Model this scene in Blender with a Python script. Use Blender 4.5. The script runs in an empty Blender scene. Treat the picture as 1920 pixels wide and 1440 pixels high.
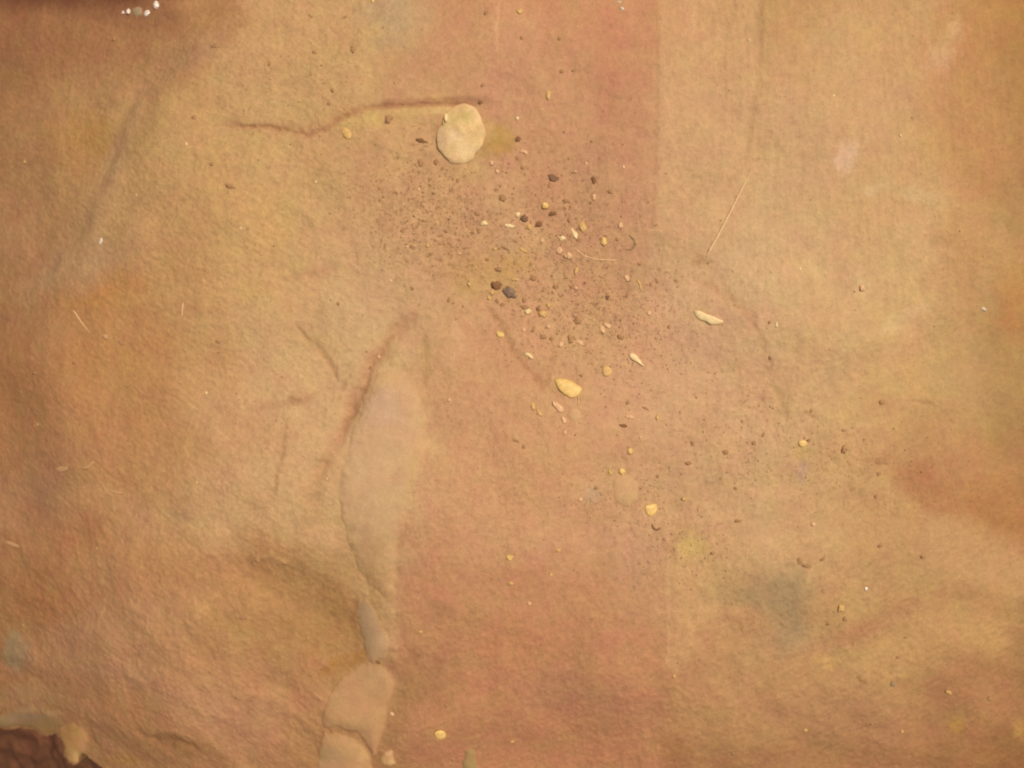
import bpy, bmesh, math, random
import numpy as np
from mathutils import Vector, Matrix

# ------------------------------------------------------------------ camera, sky, sun, exposure
S = 1.0 / 3000.0            # one unit of the working plan (about a third of a millimetre) in metres
D = 1500.0                  # height of the camera above the crown of the rock, in plan units
scene = bpy.context.scene
cam_d = bpy.data.cameras.new("camera")
cam = bpy.data.objects.new("camera", cam_d)
scene.collection.objects.link(cam)
cam.location = (0, 0, D * S)
cam.rotation_euler = (0, 0, 0)
cam_d.sensor_width = 36.0
cam_d.lens = 36.0 * D / 1920.0
cam_d.clip_start = 0.01
cam_d.clip_end = 500.0
cam_d.dof.use_dof = True
cam_d.dof.focus_distance = 0.468
cam_d.dof.aperture_fstop = 5.2
scene.camera = cam

SUN_DIR = Vector((0.31, 0.27, 0.91)).normalized()
world = bpy.data.worlds.new("World")
scene.world = world
world.use_nodes = True
wn = world.node_tree
sky = wn.nodes.new("ShaderNodeTexSky")
sky.sky_type = 'NISHITA'
sky.sun_disc = False
sky.sun_elevation = math.asin(SUN_DIR.z)
sky.sun_rotation = math.atan2(SUN_DIR.x, SUN_DIR.y)
sky.air_density = 1.0
sky.dust_density = 3.0
wn.links.new(sky.outputs[0], wn.nodes["Background"].inputs[0])
wn.nodes["Background"].inputs[1].default_value = 0.05

sun_d = bpy.data.lights.new("sun", 'SUN')
sun_d.energy = 4.0
sun_d.angle = math.radians(0.5)
sun_d.color = (1.0, 0.90, 0.76)
sun = bpy.data.objects.new("sun", sun_d)
scene.collection.objects.link(sun)
sun.rotation_euler = SUN_DIR.to_track_quat('Z', 'Y').to_euler()
sun.location = (0.3, 0.2, 2.0)

scene.view_settings.view_transform = 'Standard'
scene.view_settings.look = 'None'
scene.view_settings.gamma = 1.0
scene.view_settings.exposure = 0.0
scene.cycles.filter_width = 2.0
ALB = 0.80                  # from a colour seen in the light to the rock's own reflectance

# ------------------------------------------------------------------ noise
rs = np.random.RandomState(7)
PERM = rs.permutation(256).astype(np.int32)
PERM = np.concatenate([PERM, PERM])
GA = rs.rand(256) * 2 * np.pi
GX = np.cos(GA).astype(np.float32); GY = np.sin(GA).astype(np.float32)

def perlin(x, y, seed=0):
    x = x + 17.31 * seed; y = y + 9.17 * seed
    xf = np.floor(x); yf = np.floor(y)
    xi = xf.astype(np.int32) & 255; yi = yf.astype(np.int32) & 255
    fx = (x - xf).astype(np.float32); fy = (y - yf).astype(np.float32)
    u = fx * fx * fx * (fx * (fx * 6 - 15) + 10); v = fy * fy * fy * (fy * (fy * 6 - 15) + 10)
    xj = (xi + 1) & 255; yj = (yi + 1) & 255
    a = PERM[PERM[xi] + yi]; b = PERM[PERM[xj] + yi]; c = PERM[PERM[xi] + yj]; d = PERM[PERM[xj] + yj]
    n00 = GX[a] * fx + GY[a] * fy; n10 = GX[b] * (fx - 1) + GY[b] * fy
    n01 = GX[c] * fx + GY[c] * (fy - 1); n11 = GX[d] * (fx - 1) + GY[d] * (fy - 1)
    return 1.5 * ((n00 * (1 - u) + n10 * u) * (1 - v) + (n01 * (1 - u) + n11 * u) * v)

def fbm(x, y, cell, seed=0, octaves=3, gain=0.5):
    out = 0; amp = 1.0; f = 1.0 / cell
    for k in range(octaves):
        out = out + amp * perlin(x * f, y * f, seed + 5 * k); amp *= gain; f *= 2.03
    return out

def streaky(x, y, ang, lx, ly, seed=0):
    c, s = math.cos(ang), math.sin(ang)
    return perlin((x * c + y * s) / lx, (-x * s + y * c) / ly, seed)

def smooth(a, b, x):
    t = np.clip((x - a) / (b - a), 0, 1)
    return t * t * (3 - 2 * t)

def lin(c):
    c = np.asarray(c, dtype=np.float64) / 255.0
    return np.where(c <= 0.04045, c / 12.92, ((c + 0.055) / 1.055) ** 2.4)

# ------------------------------------------------------------------ the rock's large shape, doming added so light falls off at the edges
def macro(X, Y):
    z = -200 * (1 + np.tanh((-X - 1080) / 400.0))
    z = z - 120 * (1 + np.tanh((-Y - 900) / 350.0))
    z = z - 140 * (1 + np.tanh((X - 1250) / 380.0))
    z = z - 90 * (1 + np.tanh((Y - 950) / 240.0))
    r = np.hypot(X, Y)
    far = np.clip((r - 1700) / 3000.0, 0, 1)
    z = z + far * 260 * np.sin(X / 2900.0 + 1.0) * np.cos(Y / 3700.0)
    return z

def to_world(u, v):
    """plan position of a point of the rock that stands at u, v of the survey"""
    u = np.asarray(u, float); v = np.asarray(v, float)
    X = u - 960; Y = 720 - v
    for _ in range(12):
        f = (D - macro(X, Y)) / D
        X = (u - 960) * f; Y = (720 - v) * f
    return X, Y

def to_uv(X, Y):
    f = D / (D - macro(X, Y))
    return 960 + X * f, 720 - Y * f

# ------------------------------------------------------------------ masks
def seg_dist(U, V, pts, closed=False):
    best = np.full(U.shape, 1e9, np.float32); t_at = np.zeros(U.shape, np.float32)
    n = len(pts); m = n if closed else n - 1
    for i in range(m):
        ax, ay = pts[i]; bx, by = pts[(i + 1) % n]
        dx, dy = bx - ax, by - ay; L = dx * dx + dy * dy + 1e-9
        t = np.clip(((U - ax) * dx + (V - ay) * dy) / L, 0, 1)
        d = np.hypot(U - ax - t * dx, V - ay - t * dy)
        k = d < best
        best = np.where(k, d, best); t_at = np.where(k, (i + t) / max(m, 1), t_at)
    return best, t_at

def poly_sd(U, V, pts):
    d, _ = seg_dist(U, V, pts, True)
    inside = np.zeros(U.shape, bool); n = len(pts); j = n - 1
    for i in range(n):
        xi, yi = pts[i]; xj, yj = pts[j]
        if yi != yj:
            c = ((yi > V) != (yj > V)) & (U < (xj - xi) * (V - yi) / (yj - yi) + xi)
            inside ^= c
        j = i
    return np.where(inside, -d, d)

def box(U, V, x0, y0, x1, y1, m):
    return np.nonzero((U > x0 - m) & (U < x1 + m) & (V > y0 - m) & (V < y1 + m))[0]

def m_line(U, V, pts, w, taper=True, rough=0.35):
    """soft stroke; returns indices and strength"""
    xs = [p[0] for p in pts]; ys = [p[1] for p in pts]
    idx = box(U, V, min(xs), min(ys), max(xs), max(ys), w * 3)
    if not len(idx): return idx, None
    u = U[idx]; v = V[idx]
    wu = u + w * rough * 1.5 * perlin(u / (w * 3), v / (w * 3), 31); wv = v + w * rough * 1.5 * perlin(u / (w * 3), v / (w * 3), 32)
    d, t = seg_dist(wu, wv, pts)
    ww = w * (0.35 + 0.65 * np.sin(np.pi * np.clip(t, 0.0, 1.0)) ** 0.5) if taper else w
    k = np.exp(-(d / ww) ** 2 * 1.4)
    k = k * (0.8 + 0.35 * perlin(u / (w * 2.5), v / (w * 2.5), 33))
    if taper: k = k * np.minimum(1, 8 * t + .15) * np.minimum(1, 8 * (1 - t) + .15)
    return idx, np.clip(k, 0, 1)

def m_blob(U, V, cx, cy, rx, ry, rot, soft=0.5, rough=0.36):
    R = max(rx, ry) * 1.9
    idx = box(U, V, cx - R, cy - R, cx + R, cy + R, 0)
    if not len(idx): return idx, None
    u = U[idx]; v = V[idx]; c, s = math.cos(math.radians(rot)), math.sin(math.radians(rot))
    a = ((u - cx) * c + (v - cy) * s) / rx; b = (-(u - cx) * s + (v - cy) * c) / ry
    r = np.hypot(a, b)
    q = max(rx, ry)
    r = r + rough * (1.3 * perlin(u / (q * .8), v / (q * .8), 41) + 0.8 * perlin(u / (q * .33), v / (q * .33), 42) + .4 * perlin(u / (q * .13), v / (q * .13), 43))
    return idx, 1 - smooth(1 - soft, 1 + soft, r)

def m_poly(U, V, pts, soft, rough=0.0, cell=40):
    xs = [p[0] for p in pts]; ys = [p[1] for p in pts]
    idx = box(U, V, min(xs), min(ys), max(xs), max(ys), soft + rough * 2)
    if not len(idx): return idx, None
    u = U[idx]; v = V[idx]
    sd = poly_sd(u, v, pts)
    if rough: sd = sd + rough * fbm(u, v, cell, 51, 3)
    return idx, 1 - smooth(-soft, soft, sd)

# ------------------------------------------------------------------ stains, bands and painted shade of the rock (colours as seen in the light)
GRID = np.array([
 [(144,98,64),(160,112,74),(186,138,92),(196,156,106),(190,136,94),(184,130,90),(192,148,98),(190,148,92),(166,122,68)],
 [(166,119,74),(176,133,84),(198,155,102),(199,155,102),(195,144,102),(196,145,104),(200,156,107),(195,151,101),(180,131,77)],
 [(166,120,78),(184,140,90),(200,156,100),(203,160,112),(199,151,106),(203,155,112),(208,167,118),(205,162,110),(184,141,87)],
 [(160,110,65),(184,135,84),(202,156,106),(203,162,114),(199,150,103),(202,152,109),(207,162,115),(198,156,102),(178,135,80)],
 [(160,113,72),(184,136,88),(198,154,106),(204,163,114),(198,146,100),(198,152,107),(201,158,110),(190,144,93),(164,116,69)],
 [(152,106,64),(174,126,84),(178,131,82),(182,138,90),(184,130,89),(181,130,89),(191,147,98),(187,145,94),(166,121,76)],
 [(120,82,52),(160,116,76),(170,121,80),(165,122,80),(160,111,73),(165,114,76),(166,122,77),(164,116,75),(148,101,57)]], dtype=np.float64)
GRID[:, 8] *= .89; GRID[0, :] -= 9; GRID[6, 3:6] -= 8; GRID[5, 7] -= 3; GRID[6, :] -= 5; GRID[5, 4:] -= 4; GRID[0, 3:6] -= 5; GRID[6, 4] -= 6; GRID[4, 8] -= 6; GRID[1:5, 0:2] += 5  # edges darkened further: light fall-off painted into the grid colours
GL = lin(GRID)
LREF = 0.5

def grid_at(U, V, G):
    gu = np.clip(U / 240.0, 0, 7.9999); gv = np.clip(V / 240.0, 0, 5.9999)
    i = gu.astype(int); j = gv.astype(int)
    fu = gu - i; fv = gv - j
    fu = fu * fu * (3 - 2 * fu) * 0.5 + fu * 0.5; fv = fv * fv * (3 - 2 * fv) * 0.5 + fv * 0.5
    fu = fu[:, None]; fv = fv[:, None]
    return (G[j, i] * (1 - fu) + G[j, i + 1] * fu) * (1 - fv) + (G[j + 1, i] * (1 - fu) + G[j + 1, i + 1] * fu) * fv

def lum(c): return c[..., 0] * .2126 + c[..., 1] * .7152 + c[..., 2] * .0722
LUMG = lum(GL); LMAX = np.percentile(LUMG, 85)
FALL = 0.30                  # share of edge fall-off left to the light; the rest stays painted

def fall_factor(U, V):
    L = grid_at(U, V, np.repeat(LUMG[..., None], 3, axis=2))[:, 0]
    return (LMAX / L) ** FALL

POLYS = [  # pts, colour, alpha, soft, rough
 ([(765,0),(1238,-40),(1236,200),(1222,545),(1120,600),(1010,420),(960,300),(905,205),(760,190),(690,190),(725,120),(770,85)], (190,138,98), .58, 22, 22),
 ([(1120,-40),(1225,-40),(1222,180),(1180,330),(1110,200),(1100,60)], (184,127,90), .42, 34, 25),
 ([(440,-40),(760,-40),(765,80),(715,130),(690,185),(560,215),(430,200),(390,110),(470,40)], (199,157,105), .55, 26, 22),
 ([(1240,-40),(1425,-40),(1410,320),(1330,560),(1242,520),(1228,260)], (203,160,112), .5, 12, 9),
 ([(755,985),(900,1050),(1150,1040),(1215,1160),(1245,1440),(1240,1500),(760,1500),(742,1290),(744,1100)], (182,126,87), .58, 22, 22),
 ([(860,560),(1000,540),(1230,560),(1235,800),(1215,1000),(1100,1060),(860,1060),(800,960),(820,800)], (202,149,108), .45, 40, 24),
 ([(1252,980),(1330,990),(1370,1080),(1300,1240),(1256,1260),(1248,1100)], (199,155,102), .5, 22, 22),
 ([(640,930),(765,930),(748,1010),(744,1100),(741,1235),(716,1240),(704,1130),(650,1090),(632,1010)], (197,155,106), .65, 9, 6),
 ([(745,700),(860,560),(960,650),(1030,740),(1100,830),(980,1000),(790,960),(812,820)], (200,147,102), .5, 26, 22),
 ([(430,560),(545,600),(630,700),(610,820),(545,960),(440,860),(455,700)], (203,160,112), .6, 26, 20),
 ([(640,545),(800,520),(730,630),(650,680),(600,600)], (208,166,118), .6, 30, 20),
 ([(1395,1100),(1450,1078),(1500,1076),(1512,1110),(1508,1150),(1516,1190),(1490,1225),(1462,1226),(1448,1190),(1452,1160),(1425,1140),(1380,1132)], (152,126,86), .6, 13, 16),
 ([(1560,-30),(1800,-30),(1740,130),(1660,260),(1590,330),(1500,270)], (200,156,110), .5, 60, 40),
]
BLOBS = [  # cx, cy, rx, ry, rot, colour, alpha, soft
 (60,-24,250,36,2,(92,50,30),.8,.6),(240,26,90,24,5,(132,84,56),.5,.7),(180,60,200,50,8,(154,106,70),.35,.8),  # dark fold at the top-left corner, its shade painted in
 (740,25,48,60,0,(178,146,108),.7,.6),(960,120,60,90,10,(196,144,106),.4,.6),(1140,90,26,110,6,(182,122,88),.5,.6),
 (790,470,130,90,0,(196,148,102),.35,.7),(720,330,80,90,20,(192,142,100),.4,.7),(860,420,90,70,30,(190,138,98),.35,.7),
 (920,268,46,26,-30,(184,144,88),.7,.6),(938,268,24,24,40,(184,140,72),.75,.6),(915,240,16,20,0,(198,156,96),.6,.7),(870,320,60,16,5,(190,152,98),.5,.6),
 (700,222,90,18,-6,(198,160,98),.5,.6),(800,205,60,8,-2,(205,168,104),.6,.6),(826,186,20,9,0,(200,160,96),.8,.6),(825,206,22,7,-4,(216,176,116),.7,.6),(706,228,10,12,0,(208,168,98),.6,.7),(690,224,9,9,0,(206,168,100),.5,.7),(875,188,40,8,0,(168,120,86),.7,.7),(820,244,8,14,0,(168,124,82),.7,.7),(828,282,10,8,30,(166,126,80),.6,.7),  # last three darken the crevice round the pebble: painted shade
 (965,495,34,24,10,(192,150,86),.6,.7),(900,520,60,34,20,(196,152,90),.5,.7),(952,448,20,26,0,(190,154,106),.6,.5),
 (1140,520,60,60,20,(194,144,100),.4,.7),(1130,545,50,30,20,(202,146,106),.45,.7),(1215,520,50,40,0,(190,148,104),.5,.7),
 (1085,640,60,90,10,(194,150,102),.45,.7),(1370,520,110,50,-20,(212,172,124),.6,.7),(1310,500,70,30,10,(206,160,116),.5,.7),
 (1350,650,80,90,30,(208,162,120),.4,.7),(1270,700,80,120,0,(206,160,120),.5,.7),(1230,660,34,60,0,(202,148,110),.5,.6),
 (1480,300,120,160,20,(202,158,114),.35,.7),(1700,420,150,90,20,(204,162,110),.4,.7),(1640,580,120,70,-20,(208,166,114),.5,.7),
 (1830,190,56,260,6,(182,130,80),.55,.7),(1800,90,40,60,0,(180,124,74),.35,.8),(1760,120,30,140,8,(190,136,90),.5,.6),(1905,80,40,120,0,(158,114,62),.5,.7),
 (1905,560,40,60,0,(172,118,64),.6,.7),(1840,470,80,50,30,(188,140,88),.4,.7),
 (1790,870,130,60,32,(180,128,82),.6,.7),(1740,920,80,36,30,(172,114,72),.7,.6),(1880,960,90,60,30,(166,114,66),.6,.6),(1720,1000,120,40,20,(190,144,96),.5,.7),
 (1820,1060,120,60,10,(188,146,98),.5,.7),(1760,1190,160,60,-14,(190,146,92),.6,.7),(1470,1105,50,44,10,(156,132,98),.25,.8),(1482,1185,40,46,10,(160,136,100),.25,.8),
 (1385,1115,70,22,-8,(168,134,90),.5,.6),(1430,1190,50,40,0,(176,132,88),.5,.6),(1640,1170,120,20,-22,(176,126,86),.55,.8),(1610,1185,40,12,-25,(172,116,78),.4,.8),
 (1540,1330,150,44,6,(168,120,82),.6,.7),(1830,1290,90,60,20,(164,112,74),.6,.7),(1450,1430,160,30,0,(160,112,74),.5,.7),(1330,1330,80,80,0,(180,136,88),.4,.7),
 (1550,1242,26,12,20,(194,154,90),.8,.5),(1298,1024,26,22,10,(204,166,98),.85,.5),(1320,1050,50,40,20,(200,158,106),.35,.8),
 (1908,1365,12,16,0,(170,128,66),.5,.7),(1796,1362,14,10,0,(166,122,56),.6,.6),
 (790,1105,60,34,10,(186,126,88),.5,.7),(975,1210,70,40,0,(184,126,84),.5,.7),(615,990,45,90,6,(196,153,103),.7,.8),(1110,1310,130,40,10,(162,112,80),.6,.7),(900,1400,160,50,0,(156,108,72),.5,.7),
 (800,1270,60,50,30,(150,104,66),.6,.7),(770,1300,26,30,0,(150,112,66),.5,.7),(825,1140,24,14,30,(168,120,78),.6,.6),(1200,1120,60,60,0,(184,134,96),.5,.7),
 (560,1130,130,110,10,(164,120,70),.65,.7),(620,1180,60,90,0,(162,118,66),.5,.7),(650,1244,44,14,-20,(158,112,50),.8,.5),(640,1240,34,40,0,(170,124,76),.4,.7),(590,1290,34,60,10,(178,120,78),.5,.6),
 (380,1330,170,80,8,(176,128,92),.6,.7),(180,1180,140,60,-24,(174,126,90),.6,.7),(360,1070,170,50,0,(184,128,80),.5,.7),(420,1250,110,50,0,(178,126,84),.4,.7),
 (120,1000,90,60,0,(172,112,66),.5,.7),(60,1090,50,60,0,(154,106,62),.5,.7),(100,1130,60,40,0,(158,104,62),.5,.7),(26,1225,22,34,-10,(142,118,84),.8,.5),(40,1310,60,24,0,(164,124,84),.5,.7),
 (250,1330,120,40,20,(160,110,66),.5,.7),(290,1410,120,30,14,(148,106,66),.6,.7),(236,1428,24,10,0,(152,112,54),.5,.7),(330,1390,70,14,18,(142,98,60),.6,.6),
 (220,620,140,120,20,(180,124,72),.6,.7),(210,545,80,34,-10,(184,126,66),.6,.7),(60,640,60,160,0,(160,112,74),.4,.7),(90,800,90,90,20,(166,112,72),.4,.7),
 (70,940,60,80,20,(160,116,82),.5,.8),(110,850,50,60,0,(168,120,80),.5,.7),(250,780,110,60,20,(180,124,76),.45,.7),(470,820,60,40,0,(196,142,98),.5,.7),
 (240,880,70,50,0,(178,124,78),.5,.7),(130,270,60,60,0,(174,124,72),.5,.7),(160,245,40,36,0,(176,130,66),.5,.7),(330,260,90,80,0,(188,148,90),.4,.7),(380,100,50,20,-30,(178,134,96),.5,.7),
 (150,500,90,40,-20,(178,140,100),.6,.7),(350,450,110,150,10,(194,148,94),.4,.7),(390,640,60,60,0,(192,148,98),.4,.7),(700,560,50,40,0,(204,160,116),.5,.7),
 (330,965,20,10,0,(172,138,98),.35,.8),(90,930,20,26,0,(150,108,80),.25,.9),
 (1585,295,18,26,25,(224,180,142),.75,.7),(1592,306,10,12,0,(210,176,134),.35,.7),(1612,543,12,14,0,(218,178,128),.6,.7),(1606,515,6,14,10,(216,176,130),.5,.7),
 (1720,370,34,14,20,(208,172,120),.6,.7),(1640,355,20,10,-20,(212,174,126),.6,.7),(1790,50,12,20,20,(200,162,112),.5,.8),(1770,100,20,40,35,(202,162,118),.5,.7),
 (1690,600,50,14,-30,(216,176,126),.5,.7),(1505,882,10,20,0,(186,146,124),.6,.7),(1505,850,16,16,0,(196,158,96),.6,.6),
 (1165,915,66,60,0,(190,146,102),.6,.6),(1190,1050,60,40,0,(188,140,104),.4,.7),(1110,925,14,14,0,(176,160,130),.5,.7),
 (820,1000,60,40,0,(196,138,98),.5,.7),(1000,900,140,80,0,(200,150,102),.4,.7),
]
LINES = [  # pts, width, colour, alpha, height change; cracks and folds carry painted shade and highlight
 ([(395,232),(440,234),(500,234),(540,240),(575,250),(610,239),(650,216),(700,201),(760,196),(850,193),(905,190)],11,(182,126,86),.55,-1.6),
 ([(396,234),(440,236),(500,237),(540,243),(575,254),(612,243),(652,219),(702,203),(762,198),(852,194),(900,193)],5,(168,116,76),.5,-3.2),
 ([(700,201),(760,197),(850,190),(905,188)],9,(170,118,82),.7,-1.5),
 ([(490,-20),(415,62),(350,97),(300,125),(258,155),(236,240),(185,350),(130,450),(90,495),(0,550)],24,(172,128,90),.42,-5.0),
 ([(350,97),(385,76),(410,66)],6,(160,112,80),.5,-.8),
 ([(262,160),(236,260),(208,350),(160,440),(80,520)],30,(184,146,102),.4,8.0),
 ([(208,262),(196,305),(176,348)],5,(196,158,112),.5,.8),([(226,290),(206,345)],5,(190,156,114),.4,.5),
 ([(545,600),(575,635),(605,665),(625,690),(630,718)],8,(172,128,82),.65,-2.6),
 ([(472,770),(505,763),(540,755),(570,748),(598,733)],9,(174,125,84),.55,-1.3),
 ([(540,745),(560,762)],10,(166,120,78),.5,-1.0),
 ([(540,780),(534,840),(522,900),(516,930)],6,(176,130,86),.6,-1.2),
 ([(525,527),(570,518),(610,508),(665,496)],9,(190,138,98),.6,-1.0),
 ([(785,580),(745,615),(722,645),(700,675),(682,712),(665,745),(650,785),(632,825),(612,865),(600,900)],21,(192,138,98),.75,-7.0),
 ([(735,625),(712,655),(695,690)],7,(174,122,80),.6,-1.2),([(696,694),(684,722),(668,758),(650,790),(638,822)],7,(168,120,78),.75,-3.5),
 ([(612,860),(596,900),(585,950)],20,(190,136,96),.5,-3.5),([(656,700),(642,725),(628,760)],5,(180,134,86),.6,-.9),
 ([(632,730),(615,780),(603,840),(596,880)],8,(208,164,116),.5,1.6),
 ([(790,620),(800,660),(795,700),(790,730)],11,(184,144,90),.65,-1.6),
 ([(850,600),(858,640),(845,700)],14,(208,164,116),.5,1.6),([(745,632),(735,660),(742,690)],13,(206,164,112),.5,1.4),
 ([(725,682),(750,685),(775,700)],7,(186,144,88),.5,-.8),
 ([(905,565),(925,590),(945,620),(958,650),(975,675),(995,705),(1025,735)],9,(178,126,84),.65,-1.9),
 ([(1000,700),(1030,730),(1050,745)],12,(184,128,88),.5,-1.0),([(1045,640),(1030,690),(1020,725)],8,(184,128,88),.5,-1.2),
 ([(1300,525),(1340,540),(1380,565),(1400,590),(1412,630)],14,(196,144,102),.6,-1.5),
 ([(1405,600),(1425,640),(1440,690),(1460,740),(1478,790)],9,(188,142,96),.5,-1.6),
 ([(1300,470),(1318,490),(1330,500)],10,(182,138,92),.5,-.8),
 ([(1424,-20),(1424,60),(1424,130)],7,(176,132,90),.7,-1.5),([(1424,120),(1414,200),(1404,260),(1395,315)],7,(184,140,96),.6,-1.2),
 ([(1368,0),(1366,60),(1350,150)],7,(184,142,94),.45,-.8),([(1305,0),(1300,70)],6,(206,160,118),.4,.6),
 ([(1230,-10),(1232,180),(1226,300),(1222,430)],6,(178,130,90),.5,-.8),([(1478,120),(1480,240)],8,(194,148,106),.5,-.7),
 ([(936,0),(930,50),(932,110)],5,(206,154,112),.7,.8),([(1250,900),(1253,1050),(1250,1250)],5,(206,162,110),.4,.7),
 ([(750,160),(766,145),(778,146)],4,(204,154,110),.8,.8),([(640,300),(628,320),(624,370)],4,(204,164,108),.6,.5),
 ([(750,980),(745,1100),(742,1200)],6,(170,122,80),.45,-1.0),([(735,1060),(742,1130),(742,1180)],12,(198,154,104),.5,1.2),
 ([(664,1120),(655,1170),(664,1230)],9,(160,112,66),.6,-2.0),([(735,1215),(724,1240),(745,1270),(760,1290)],12,(150,106,72),.6,-1.5),
 ([(652,1290),(625,1320),(606,1360),(600,1400)],6,(152,110,68),.6,-1.2),
 ([(610,1225),(598,1255),(590,1265)],6,(176,130,84),.5,1.2),([(635,1240),(605,1262),(590,1272)],6,(158,112,50),.6,-1.5),([(590,1190),(586,1230)],6,(150,108,64),.5,-.8),
 ([(640,1366),(672,1372),(690,1395),(700,1415)],6,(148,106,70),.7,-1.8),
 ([(1606,1272),(1616,1278),(1626,1284)],4,(138,96,58),.9,-1.4),([(1495,1050),(1504,1062),(1522,1064)],5,(150,110,68),.8,-1.0),
 ([(1380,1160),(1400,1200),(1420,1230)],7,(174,128,82),.6,-1.3),([(1240,1020),(1265,1040),(1270,1060)],8,(176,132,88),.5,-.9),
 ([(1700,750),(1740,755),(1756,765)],5,(176,128,84),.5,-.9),([(1506,770),(1520,778),(1536,786)],5,(158,114,72),.7,-.8),
 ([(1640,860),(1650,868),(1668,870)],5,(150,110,72),.8,-.6),([(1290,490),(1340,492)],7,(188,142,96),.6,-.8),
 ([(80,1366),(130,1370),(165,1385),(186,1410)],5,(142,98,58),.5,-1.6),([(155,1330),(165,1375),(175,1400)],6,(140,94,56),.5,-1.2),
 ([(280,1380),(330,1388),(370,1405)],13,(140,96,58),.65,-6.0),([(250,1370),(290,1395),(330,1400)],10,(142,100,62),.5,-4.0),
 ([(430,1050),(520,1090),(600,1130),(645,1200),(650,1245)],60,(164,120,72),.3,-9.0),
 ([(540,1010),(600,1035),(640,1060)],18,(168,124,76),.3,-1.0),([(490,1045),(512,1040),(540,1060)],9,(190,148,94),.5,3.0),
 ([(165,800),(180,825),(190,860)],6,(152,104,66),.5,-1.0),([(0,1340),(60,1332),(120,1346)],8,(166,130,86),.6,1.4),
 ([(1165,840),(1180,900),(1205,930),(1190,960)],8,(180,134,90),.5,-1.0),
 ([(1185,500),(1175,540),(1168,565)],7,(180,132,90),.6,-1.0),
 ([(850,530),(880,545),(905,562)],10,(184,142,86),.5,-.7),
]
HOLLOW = [(-400,1378),(-60,1372),(0,1370),(40,1371),(62,1374),(72,1384),(98,1384),(108,1392),(112,1404),(116,1420),(126,1434),(138,1440),(148,1436),(155,1420),(166,1428),(182,1442),(215,1475),(260,1560),(300,1800),(-400,1800)]

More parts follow.
